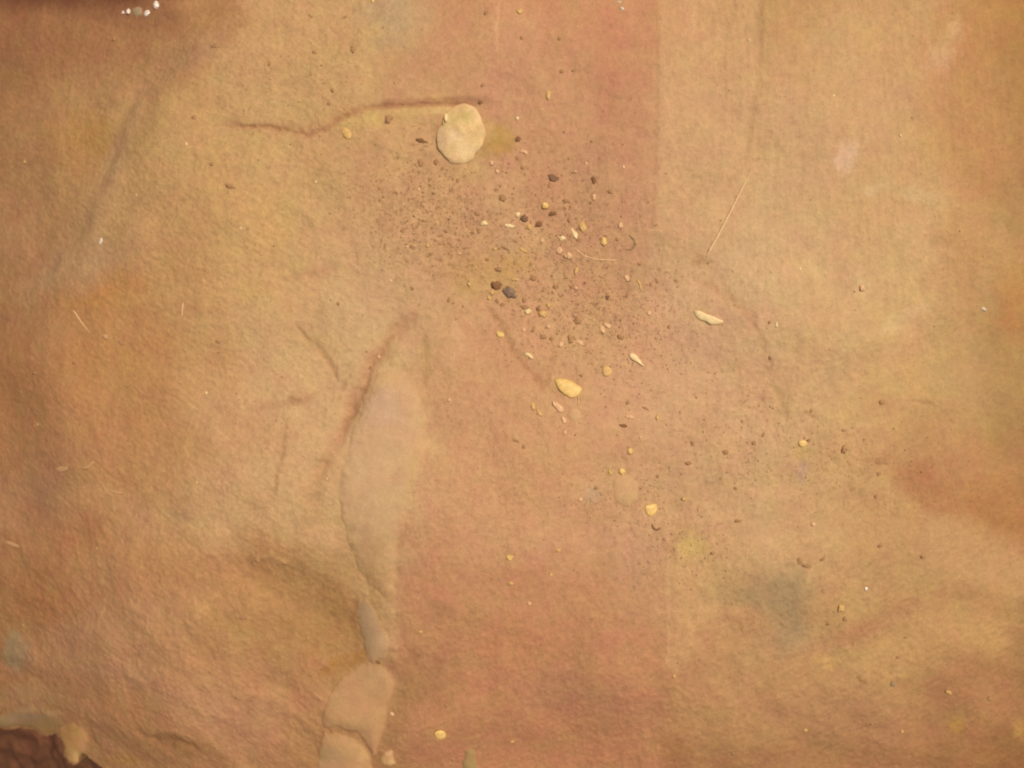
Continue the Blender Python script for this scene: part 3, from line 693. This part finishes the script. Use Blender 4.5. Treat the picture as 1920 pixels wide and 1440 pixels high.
# its small stalk
def tube(name, pts, r0, r1, mat, lift=1.0, parent=None, sag=0.0, raised=0.0):
    X, Y = to_world([p[0] for p in pts], [p[1] for p in pts])
    t = np.linspace(0, 1, len(pts)); T = np.linspace(0, 1, 40)
    x = np.interp(T, t, X); y = np.interp(T, t, Y)
    for _ in range(3):
        x[1:-1] = (x[:-2] + 2 * x[1:-1] + x[2:]) / 4; y[1:-1] = (y[:-2] + 2 * y[1:-1] + y[2:]) / 4
    z = Hq(x, y)
    k = np.ones(9) / 9; zp = np.pad(z, 4, mode='edge'); z = np.convolve(zp, k, 'valid') + lift + raised * np.sin(np.pi * T)
    org = np.array([x[20], y[20], z[20]]); rot = []
    bm = bmesh.new(); rings = []
    for i in range(40):
        a = max(i - 1, 0); b = min(i + 1, 39)
        d = Vector((x[b] - x[a], y[b] - y[a], z[b] - z[a])).normalized()
        s_ = d.cross(Vector((0, 0, 1))).normalized(); u_ = s_.cross(d)
        r = (r0 + (r1 - r0) * T[i]) * (1 + .12 * math.sin(i * 1.7)) * min(1, .25 + 6 * T[i]) * min(1, .25 + 6 * (1 - T[i]))
        c = Vector((x[i], y[i], z[i])) - Vector(org)
        rings.append([bm.verts.new((c + s_ * (r * math.cos(q * math.pi / 4)) + u_ * (r * .6 * math.sin(q * math.pi / 4))) * S) for q in range(8)])
    for a, b in zip(rings, rings[1:]):
        for q in range(8): bm.faces.new([a[q], a[(q + 1) % 8], b[(q + 1) % 8], b[q]])
    bm.faces.new(rings[0]); bm.faces.new(rings[-1][::-1])
    bmesh.ops.recalc_face_normals(bm, faces=bm.faces)
    o = link(name, bm_mesh(name, bm, mat), parent)
    loc = Vector(org) * S
    o.location = loc - parent.location if parent is not None else loc
    return o
tube("stalk", [(1083,742),(1084,750),(1083,759)], 1.6, 1.2, mat_of("tan yellow"), 1.2, big)

chip("cream_chip", "bean-shaped bright cream chip lying alone right of centre", "chip",
     [(1301,585),(1306,582),(1315,584),(1324,589),(1336,593),(1346,598),(1355,602),(1352,607),(1342,609),(1332,609),(1322,603),(1312,600),(1305,594)], 3.6, "cream", 402, 1.4)
chip("teardrop_sliver", "pale teardrop-shaped sliver pointing down to the right", "sliver",
     [(1180,664),(1185,662),(1192,665),(1199,673),(1208,687),(1204,686),(1195,680),(1186,675),(1181,670)], 2.6, "cream", 403, 1.2)
chip("yellow_chip", "bright yellow rounded chip below the low rounded stone, right of centre", "chip",
     [(1210,949),(1218,947),(1230,945),(1234,954),(1230,963),(1222,969),(1216,968),(1211,960)], 3.2, "yellow", 404, 1.2)
chip("yellow_chip", "squarish dull yellow chip between the large yellow flake and the teardrop sliver", "chip",
     [(1131,688),(1139,686),(1146,692),(1146,701),(1138,706),(1130,702)], 2.0, "tan yellow", 405, .6)
chip("yellow_chip", "slanting yellow chip on its own left of the large round pebble", "chip",
     [(643,243),(650,242),(657,247),(661,256),(658,264),(650,262),(644,255)], 2.2, "tan yellow", 406, .8)
chip("yellow_chip", "bright yellow blocky chip near the bottom edge right of the slab", "chip",
     [(816,1369),(826,1366),(835,1370),(836,1380),(828,1384),(818,1380)], 2.6, "yellow", 407, 1.0)
chip("yellow_chip", "small ragged yellow chip in the spotted area at the lower right", "chip",
     [(1497,827),(1506,825),(1513,830),(1509,836),(1502,838),(1497,834)], 2.2, "yellow", 408, 1.0)
chip("cream_flake", "dull cream oval flake on the far left, left one of a pair", "flake",
     [(107,878),(118,874),(131,876),(128,882),(114,885)], 1.8, "dull cream", 409, .3)
chip("cream_flake", "curved cream flake on the far left, right one of a pair", "flake",
     [(157,877),(166,872),(176,864),(177,869),(170,877),(160,880)], 1.8, "dull cream", 410, .5)
chip("cream_flake", "long slightly curved cream flake below the pair on the far left", "flake",
     [(200,918),(212,920),(226,924),(224,928),(212,927),(202,923)], 1.6, "dull cream", 411, .3)
chip("cream_flake", "cream flake close to the left edge at two thirds of the height down", "flake",
     [(12,1014),(20,1015),(32,1022),(36,1027),(26,1026),(15,1020)], 1.8, "dull cream", 412, .5)

STRAW = plain_material("dry_straw", (224,184,132), .55, .1, 900)
tag(tube("straw", [(1410,320),(1392,352),(1372,392),(1352,430),(1334,462),(1324,482)], 1.5, 3.0, STRAW, .9, None), "long thin pale straw slanting down to the left at the upper right", "straw")
tag(tube("straw", [(1076,462),(1086,472),(1098,481),(1120,486),(1142,487),(1162,487)], 1.2, 1.3, mat_of('pinkish'), .1, None), "short curved pale fibre in the middle of the gritty scatter", "straw fibre")
tag(tube("straw", [(138,581),(146,594),(156,609),(168,623)], 1.7, .8, STRAW, .7, None), "short thin pale straw slanting down to the right on the far left", "straw")
tag(tube("straw", [(344,568),(342,580),(341,594)], 2.0, 1.4, STRAW, .7, None), "tiny upright pinkish straw right of the slanting one on the left", "straw")
tag(tube("straw", [(1179,441),(1188,448),(1192,458),(1186,467),(1174,468)], 2.2, 1.6, mat_of("grey"), .5, None), "dark grey hook-shaped curl at the right side of the gritty scatter", "curl")
tag(tube("straw", [(1196,524),(1201,534),(1204,546)], 2.6, 1.4, mat_of("tan yellow"), .4, None), "pale upright sliver right of the gritty scatter, below the hook-shaped curl", "sliver")
tag(tube("dark_curl", [(1223,984),(1226,992),(1233,995),(1241,991)], 2.4, 1.6, mat_of("dark brown"), .4, None), "dark brown crescent just under the bright yellow rounded chip", "curl")

QUARTZ = plain_material("quartz_face", (236,218,196), .35, .2, 1500, .5)
def crystal(u, v, w, h, rot, label, seed):
    bm = lump(w * 1.05, h * 1.05, min(w, h) * .8, seed, 1 if seed % 2 else 2, .7)
    o = link("quartz_crystal", bm_mesh("quartz_crystal", bm, QUARTZ)); place(o, u, v, rot, min(w, h) * .08)
    for p in o.data.polygons: p.use_smooth = False
    return tag(o, label, "crystal", "quartz crystals at the top left edge" if v < 30 and u < 400 else None)
crystal(230, 11, 12, 13, 0, "brightest white crystal of the cluster at the top left edge", 501)
crystal(265, 15, 10, 14, 20, "greyish white crystal right of the brightest one at the top left edge", 502)
crystal(285, 1, 12, 13, -20, "white crystal cut by the top edge, rightmost of its cluster", 503)
crystal(219, 13, 6, 6, 0, "tiny dull crystal left of the brightest one at the top left edge", 504)
crystal(1624, 1104, 7, 7, 0, "tiny glinting white crystal alone at the lower right", 505)
crystal(1168, 14, 6, 7, 0, "tiny glinting white crystal at the top edge right of centre", 506)
crystal(1162, 1, 8, 4, 0, "tiny pale crystal cut by the top edge right of centre", 507)
crystal(1847, 579, 8, 8, 0, "small white crystal near the right edge", 508)
crystal(189, 450, 7, 16, 8, "dull whitish upright crystal on the left, in the pale diagonal band", 509)
st = embedded("stone", "small grey-green stone between the crystals at the top left edge", "stone", [(236,4),(248,0),(256,5),(256,16),(246,20),(237,16)], (150,128,98), 3, 4, .9, 1, 3, 11, .1)

# ------------------------------------------------------------------ grains one can tell apart
G = [
 (900,190,8,7,0,"dark brown"),(663,96,13,8,60,"brown"),(590,100,9,5,30,"brown"),(730,225,12,17,20,"brown"),(789,264,18,8,10,"dark brown"),(971,262,10,8,-20,"dark brown"),
 (1037,333,20,11,28,"purplish brown"),(1113,338,8,13,-10,"dark brown"),(1143,361,9,7,0,"brown"),(983,408,13,12,20,"purplish brown"),(1010,419,14,10,-40,"dark brown"),(1036,400,13,9,-10,"dark brown"),
 (943,372,12,11,0,"brown"),(980,315,7,8,0,"brown"),(970,297,7,7,0,"brown"),(1062,376,11,7,20,"brown"),(1070,388,6,6,0,"brown"),(1108,381,7,7,0,"brown"),(1068,412,8,8,0,"brown"),(895,402,10,6,20,"brown"),
 (858,340,7,8,0,"brown"),(930,357,7,7,0,"brown"),(938,350,5,6,0,"brown"),(1077,132,8,6,0,"faint brown"),(1053,133,8,8,0,"faint brown"),(905,158,7,7,0,"brown"),(912,26,8,7,0,"faint brown"),(978,72,6,7,0,"brown"),(1049,74,6,7,0,"brown"),
 (1109,266,5,6,0,"brown"),(1057,249,6,6,0,"brown"),(1030,347,6,12,10,"faint brown"),(818,303,8,10,0,"brown"),(788,305,10,14,20,"brown"),(813,362,7,6,0,"brown"),(805,337,6,7,0,"brown"),(754,433,8,6,30,"brown"),(772,463,7,6,0,"brown"),(898,432,6,12,-10,"brown"),(948,465,13,6,25,"brown"),(913,485,7,6,0,"brown"),
 (929,533,19,13,14,"dark brown"),(956,547,22,17,40,"blue grey"),(1001,520,13,9,-20,"brown"),(935,503,10,9,0,"brown"),(983,562,8,8,0,"brown"),(984,575,14,7,8,"brown"),(1008,579,7,8,0,"dark brown"),(932,563,9,7,20,"brown"),(942,570,9,7,0,"brown"),
 (1084,601,14,10,20,"brown"),(1070,636,9,13,0,"brown"),(1163,632,11,8,30,"brown"),(1140,557,7,8,0,"purplish brown"),(1073,537,7,8,0,"brown"),(1042,537,9,7,0,"brown"),(1000,618,6,10,0,"brown"),(1035,636,7,8,0,"brown"),(1019,632,12,8,0,"faint brown"),
 (1255,612,7,8,0,"brown"),(1221,534,6,9,0,"brown"),(1232,526,5,9,-20,"brown"),(1267,526,6,6,0,"brown"),(1199,494,7,6,0,"brown"),(1157,449,6,6,0,"brown"),(1168,798,13,7,4,"dark brown"),(1177,755,7,8,0,"brown"),(1211,766,12,4,30,"brown"),(1090,704,7,6,0,"brown"),(967,826,11,5,20,"faint brown"),(982,837,6,8,0,"faint brown"),
 (841,561,7,9,20,"brown"),(772,540,6,7,0,"faint brown"),(693,691,8,6,20,"brown"),(726,772,7,6,0,"brown"),(708,1019,11,8,0,"brown"),(707,1244,10,6,15,"dark brown"),(713,1226,7,7,0,"brown"),(661,884,6,5,0,"brown"),(697,857,5,6,0,"faint brown"),(633,569,7,7,0,"brown"),
 (837,1323,8,8,20,"brown"),(850,1426,7,9,0,"brown"),(1117,914,8,9,0,"brown"),(1292,869,10,7,0,"brown"),(1361,848,10,8,-20,"brown"),(1414,830,9,7,-30,"brown"),(1393,790,6,6,0,"brown"),(1432,815,6,9,20,"faint brown"),(1235,894,6,6,0,"brown"),(1300,832,7,8,0,"faint brown"),
 (1582,843,14,13,0,"brown"),(1645,866,15,6,6,"brown"),(1655,755,10,9,0,"brown"),(1520,770,6,6,0,"brown"),(1443,671,7,8,0,"brown"),(1439,605,5,6,0,"faint brown"),(1647,888,8,8,0,"faint brown"),(1643,932,7,7,20,"faint brown"),(1580,807,7,6,0,"faint brown"),(1516,825,7,6,0,"brown"),(1380,916,7,6,0,"faint brown"),(1384,977,12,5,-6,"brown"),(1336,1037,8,7,0,"brown"),
 (1512,1060,14,7,8,"brown"),(1498,1052,8,12,0,"brown"),(1650,1023,10,7,0,"brown"),(1542,1048,9,6,-30,"faint brown"),(1727,1043,9,6,20,"faint brown"),(1584,1161,9,7,0,"brown"),(1553,1170,8,5,0,"faint brown"),(1855,1310,15,8,10,"brown"),(1686,1234,9,6,0,"faint brown"),(1675,1284,12,9,30,"grey"),(1637,1360,8,6,0,"faint brown"),(1372,1409,8,7,0,"brown"),(1700,1197,7,5,0,"faint brown"),
 (435,352,20,8,16,"brown"),(400,310,9,7,0,"brown"),(366,222,8,8,0,"brown"),(402,85,14,8,10,"brown"),(625,172,8,8,0,"brown"),(618,197,7,8,0,"brown"),(506,120,4,8,0,"brown"),(583,32,9,5,20,"brown"),(648,35,7,6,0,"brown"),(407,640,9,6,30,"brown"),(483,1050,10,9,0,"brown"),(458,1157,15,8,-6,"brown"),(397,1261,12,7,30,"brown"),(443,1310,9,7,0,"brown"),(475,1308,10,7,-20,"faint brown"),(328,1384,15,7,10,"dark brown"),(355,1378,12,6,15,"brown"),(37,1175,11,6,-8,"brown"),(609,1209,6,5,30,"brown"),(200,62,7,8,0,"faint brown"),
 (975,21,12,9,10,"tan yellow"),(970,222,6,7,0,"cream"),(1028,178,7,16,0,"tan yellow"),(983,285,14,6,22,"pinkish"),(922,306,7,8,0,"pinkish"),(932,322,7,9,-20,"pinkish"),(1099,307,6,6,0,"pinkish"),(1079,321,5,5,0,"pinkish"),(1168,315,4,5,0,"cream"),(1022,385,14,11,0,"yellow"),(1113,370,7,11,0,"pinkish"),
 (955,423,18,7,12,"cream"),(908,419,12,8,6,"cream"),(971,402,9,8,0,"cream"),(992,424,9,10,0,"tan yellow"),(1092,427,11,21,-10,"tan yellow"),(1077,438,9,18,-24,"cream"),(1054,446,12,9,0,"cream"),(1017,449,8,9,0,"pinkish"),(1132,453,11,14,0,"yellow"),(1163,424,8,11,0,"pinkish"),(1049,469,10,12,-20,"pinkish"),(1065,479,13,11,10,"pinkish"),
 (802,461,7,7,0,"tan yellow"),(763,463,7,5,0,"pinkish"),(785,355,6,7,0,"pinkish"),(862,475,8,5,0,"pinkish"),(928,466,8,6,0,"tan yellow"),(1081,507,7,12,20,"tan yellow"),(982,469,16,5,24,"tan yellow"),(966,523,14,4,0,"tan yellow"),(879,532,6,8,-20,"tan yellow"),(922,547,8,8,0,"tan yellow"),(917,557,7,9,-30,"tan yellow"),(1080,539,8,7,0,"pinkish"),(1176,521,9,12,-20,"pinkish"),
 (990,583,10,9,0,"cream"),(1018,588,14,11,20,"tan yellow"),(1030,571,10,7,0,"tan yellow"),(938,626,16,8,24,"yellow"),(982,618,8,8,0,"pinkish"),(1028,612,7,7,0,"pinkish"),(1052,646,9,9,0,"pinkish"),(1088,642,14,8,10,"pinkish"),(1140,610,15,8,28,"pinkish"),(1130,617,9,13,-20,"pinkish"),(1217,587,9,9,0,"pinkish"),(991,666,16,7,30,"cream"),
 (1045,762,11,24,-45,"pinkish"),(1056,787,7,13,-30,"pinkish"),(999,761,7,13,-10,"tan yellow"),(1011,774,6,14,-36,"tan yellow"),(1058,810,7,6,0,"pinkish"),(1182,782,14,6,10,"pinkish"),(1234,783,8,9,0,"tan yellow"),(1182,846,9,10,0,"yellow"),(1202,820,6,6,0,"pinkish"),(1167,885,11,13,-10,"yellow"),(1144,886,6,10,-20,"tan yellow"),(1088,936,9,7,10,"pinkish"),(842,750,7,6,0,"pinkish"),(707,668,6,6,0,"pinkish"),(732,526,4,5,0,"cream"),
 (955,1045,11,9,0,"yellow"),(957,1093,10,6,6,"tan yellow"),(1047,1032,8,8,0,"tan yellow"),(1033,1078,7,8,0,"tan yellow"),(993,1132,7,6,0,"pinkish"),(788,1186,8,6,0,"tan yellow"),(960,1396,9,6,0,"tan yellow"),(735,1337,9,8,0,"pinkish"),(1262,1265,6,6,0,"tan yellow"),
 (1577,1140,12,13,0,"tan yellow"),(1512,1371,8,7,0,"tan yellow"),(1693,1373,7,6,0,"tan yellow"),(1526,983,9,8,0,"pinkish"),(1452,610,5,9,0,"cream"),(1499,504,4,6,0,"cream"),(1613,541,10,11,0,"pinkish"),(1563,179,5,5,0,"cream"),(1405,76,5,4,0,"cream"),(1690,253,5,5,0,"cream"),(1284,937,8,7,0,"tan yellow"),(1781,1300,12,7,20,"tan yellow"),
 (197,631,14,9,24,"dull cream"),(224,643,12,7,20,"faint brown"),(33,298,8,6,0,"tan yellow"),(354,273,4,7,0,"cream"),(592,341,5,5,0,"cream"),(455,430,4,5,0,"cream"),(385,737,5,5,0,"cream"),(614,897,5,5,0,"pinkish"),(371,904,4,6,0,"pinkish"),(258,367,4,3,0,"cream"),(700,4,6,10,0,"yellow"),(563,190,6,5,0,"tan yellow"),(142,680,8,6,0,"faint brown"),(73,795,5,6,0,"tan yellow"),(180,1028,4,4,0,"tan yellow"),(72,700,8,7,0,"faint brown"),
]
LM = [((866,255),"large round pebble"),((1065,728),"large yellow flake"),((956,547),"blue-grey oval grain"),((1328,597),"bean-shaped cream chip"),((1194,674),"pale teardrop sliver"),
 ((1221,957),"bright yellow rounded chip"),((1367,400),"long pale straw"),((720,850),"pale tongue of stone"),((675,1310),"broad tan slab"),((152,602),"short straw on the far left"),((1184,455),"dark hook-shaped curl"),
 ((650,252),"slanting yellow chip"),((1505,831),"ragged yellow chip"),((1480,1140),"grey-green stain"),((826,1375),"blocky yellow chip"),((135,1395),"drip-shaped knob"),((212,923),"long curved cream flake"),((1624,1104),"tiny glinting crystal"),((250,12),"crystals at top left")]
def where(u, v):
    (lu, lv), nm = min(LM, key=lambda a: math.hypot(a[0][0] - u, a[0][1] - v))
    dx, dy = u - lu, v - lv; d = math.hypot(dx, dy)
    if d < 1: return None, nm, d
    ang = math.degrees(math.atan2(-dy, dx)) % 360
    w = ["right of", "above and right of", "above", "above and left of", "left of", "below and left of", "below", "below and right of"][int(((ang + 22.5) % 360) // 45)]
    return w, nm, d
CW = {"dull cream": "dull cream", "cream": "cream", "yellow": "yellow", "tan yellow": "dull yellow", "pinkish": "pale pinkish", "dark brown": "dark brown", "brown": "brown", "purplish brown": "purplish brown", "blue grey": "blue-grey", "grey": "grey", "faint brown": "faint brown"}
info = []
for k, (u, v, w, h, rot, kind) in enumerate(G):
    long_ = max(w, h) / min(w, h)
    size = "tiny" if max(w, h) < 8 else ("small" if max(w, h) < 13 else "")
    shape = ("sliver" if long_ > 1.7 else "grain") if kind not in ("cream", "dull cream", "yellow", "tan yellow") else ("sliver" if long_ > 1.7 else "chip")
    wh, nm, d = where(u, v)
    if wh is None: lab = "blue-grey oval grain beside a dark brown one in the centre"; key = None
    else: key = (f"{size} {CW[kind]} {shape}".strip(), f"{wh} the {nm}")
    info.append([key, d, lab if key is None else None, shape])
from collections import defaultdict
buckets = defaultdict(list)
for k, it in enumerate(info):
    if it[0]: buckets[it[0]].append((it[1], k))
ORD = ["nearest", "second nearest", "third nearest", "fourth nearest", "fifth nearest", "sixth nearest", "seventh nearest", "eighth nearest", "ninth nearest", "tenth nearest"]
for key, lst in buckets.items():
    lst.sort()
    for n_, (d, k) in enumerate(lst):
        info[k][2] = f"{key[0]} {key[1]}" if len(lst) == 1 else f"{ORD[min(n_, 9)]} {key[0]} {key[1]}"
for k, (u, v, w, h, rot, kind) in enumerate(G):
    shape = info[k][3]; dark = "brown" in kind or "grey" in kind
    t = min(w, h) * (.5 if dark else .55)
    bm = lump(w * 1.08, h * 1.08, t, 600 + k, 2 if max(w, h) < 10 else 3, .5)
    nm = {"grain": "grain", "chip": "chip", "sliver": "sliver"}[shape]
    o = link(nm, bm_mesh(nm, bm, mat_of(kind)))
    place(o, u, v, rot, t * (.0 if dark else .06))
    tag(o, info[k][2], nm, "dark grains scattered over the rock" if dark else "pale chips scattered over the rock")

# ------------------------------------------------------------------ the finest grit: far too much to count
def grit(n, seed):
    r = np.random.RandomState(seed)
    areas = [((810,400),(120,100),.9),((1020,440),(150,120),1),((1090,580),(150,100),1),((1180,640),(140,120),.5),((1480,850),(260,90),.5),((1180,930),(110,70),.4),((560,150),(160,120),.2),((1300,1040),(120,80),.3),((960,720),(900,600),.9)]
    w = np.array([a[2] for a in areas]); w = w / w.sum()
    tb = bmesh.new(); bmesh.ops.create_icosphere(tb, subdivisions=1, radius=1.0)
    tv = np.array([x.co[:] for x in tb.verts]); tf = np.array([[x.index for x in f.verts] for f in tb.faces]); tb.free()
    ch = r.choice(len(areas), n, p=w)
    u = np.array([areas[c][0][0] for c in ch]) + np.array([areas[c][1][0] for c in ch]) * r.randn(n) * .55
    v = np.array([areas[c][0][1] for c in ch]) + np.array([areas[c][1][1] for c in ch]) * r.randn(n) * .55
    tone = r.rand(n)
    X, Y = to_world(u, v); z = Hq(X, Y)
    _, base = surface(X, Y)
    a = r.rand(n) * 6.28; sx = (1.0 + 1.6 * r.rand(n) ** 2.5); sy = sx * (.5 + .5 * r.rand(n)); sz = sy * .6
    mul = np.where(tone < .62, .72 + .2 * r.rand(n), 1.08 + .2 * r.rand(n))
    c = np.clip(base * mul[:, None], 0, .9)
    nvt = len(tv)
    lx = tv[None, :, 0] * sx[:, None] * (1 + .3 * (r.rand(n, nvt) - .5)); ly = tv[None, :, 1] * sy[:, None] * (1 + .3 * (r.rand(n, nvt) - .5)); lz = tv[None, :, 2] * sz[:, None]
    ca, sa = np.cos(a)[:, None], np.sin(a)[:, None]
    co = np.stack([X[:, None] + lx * ca - ly * sa, Y[:, None] + lx * sa + ly * ca, z[:, None] + lz + .1], -1).reshape(-1, 3)
    fa = (tf[None] + (np.arange(n) * nvt)[:, None, None]).reshape(-1, 3)
    cc = np.repeat(c, nvt, axis=0)
    return co * S, fa, cc
co, fa, cc = grit(5200, 5)
gr = link("grit", np_mesh("grit", co, fa, cc, ROCK))
tag(gr, "fine dark and pale grit sprinkled over the rock, thickest around the centre", "grit", kind="stuff")
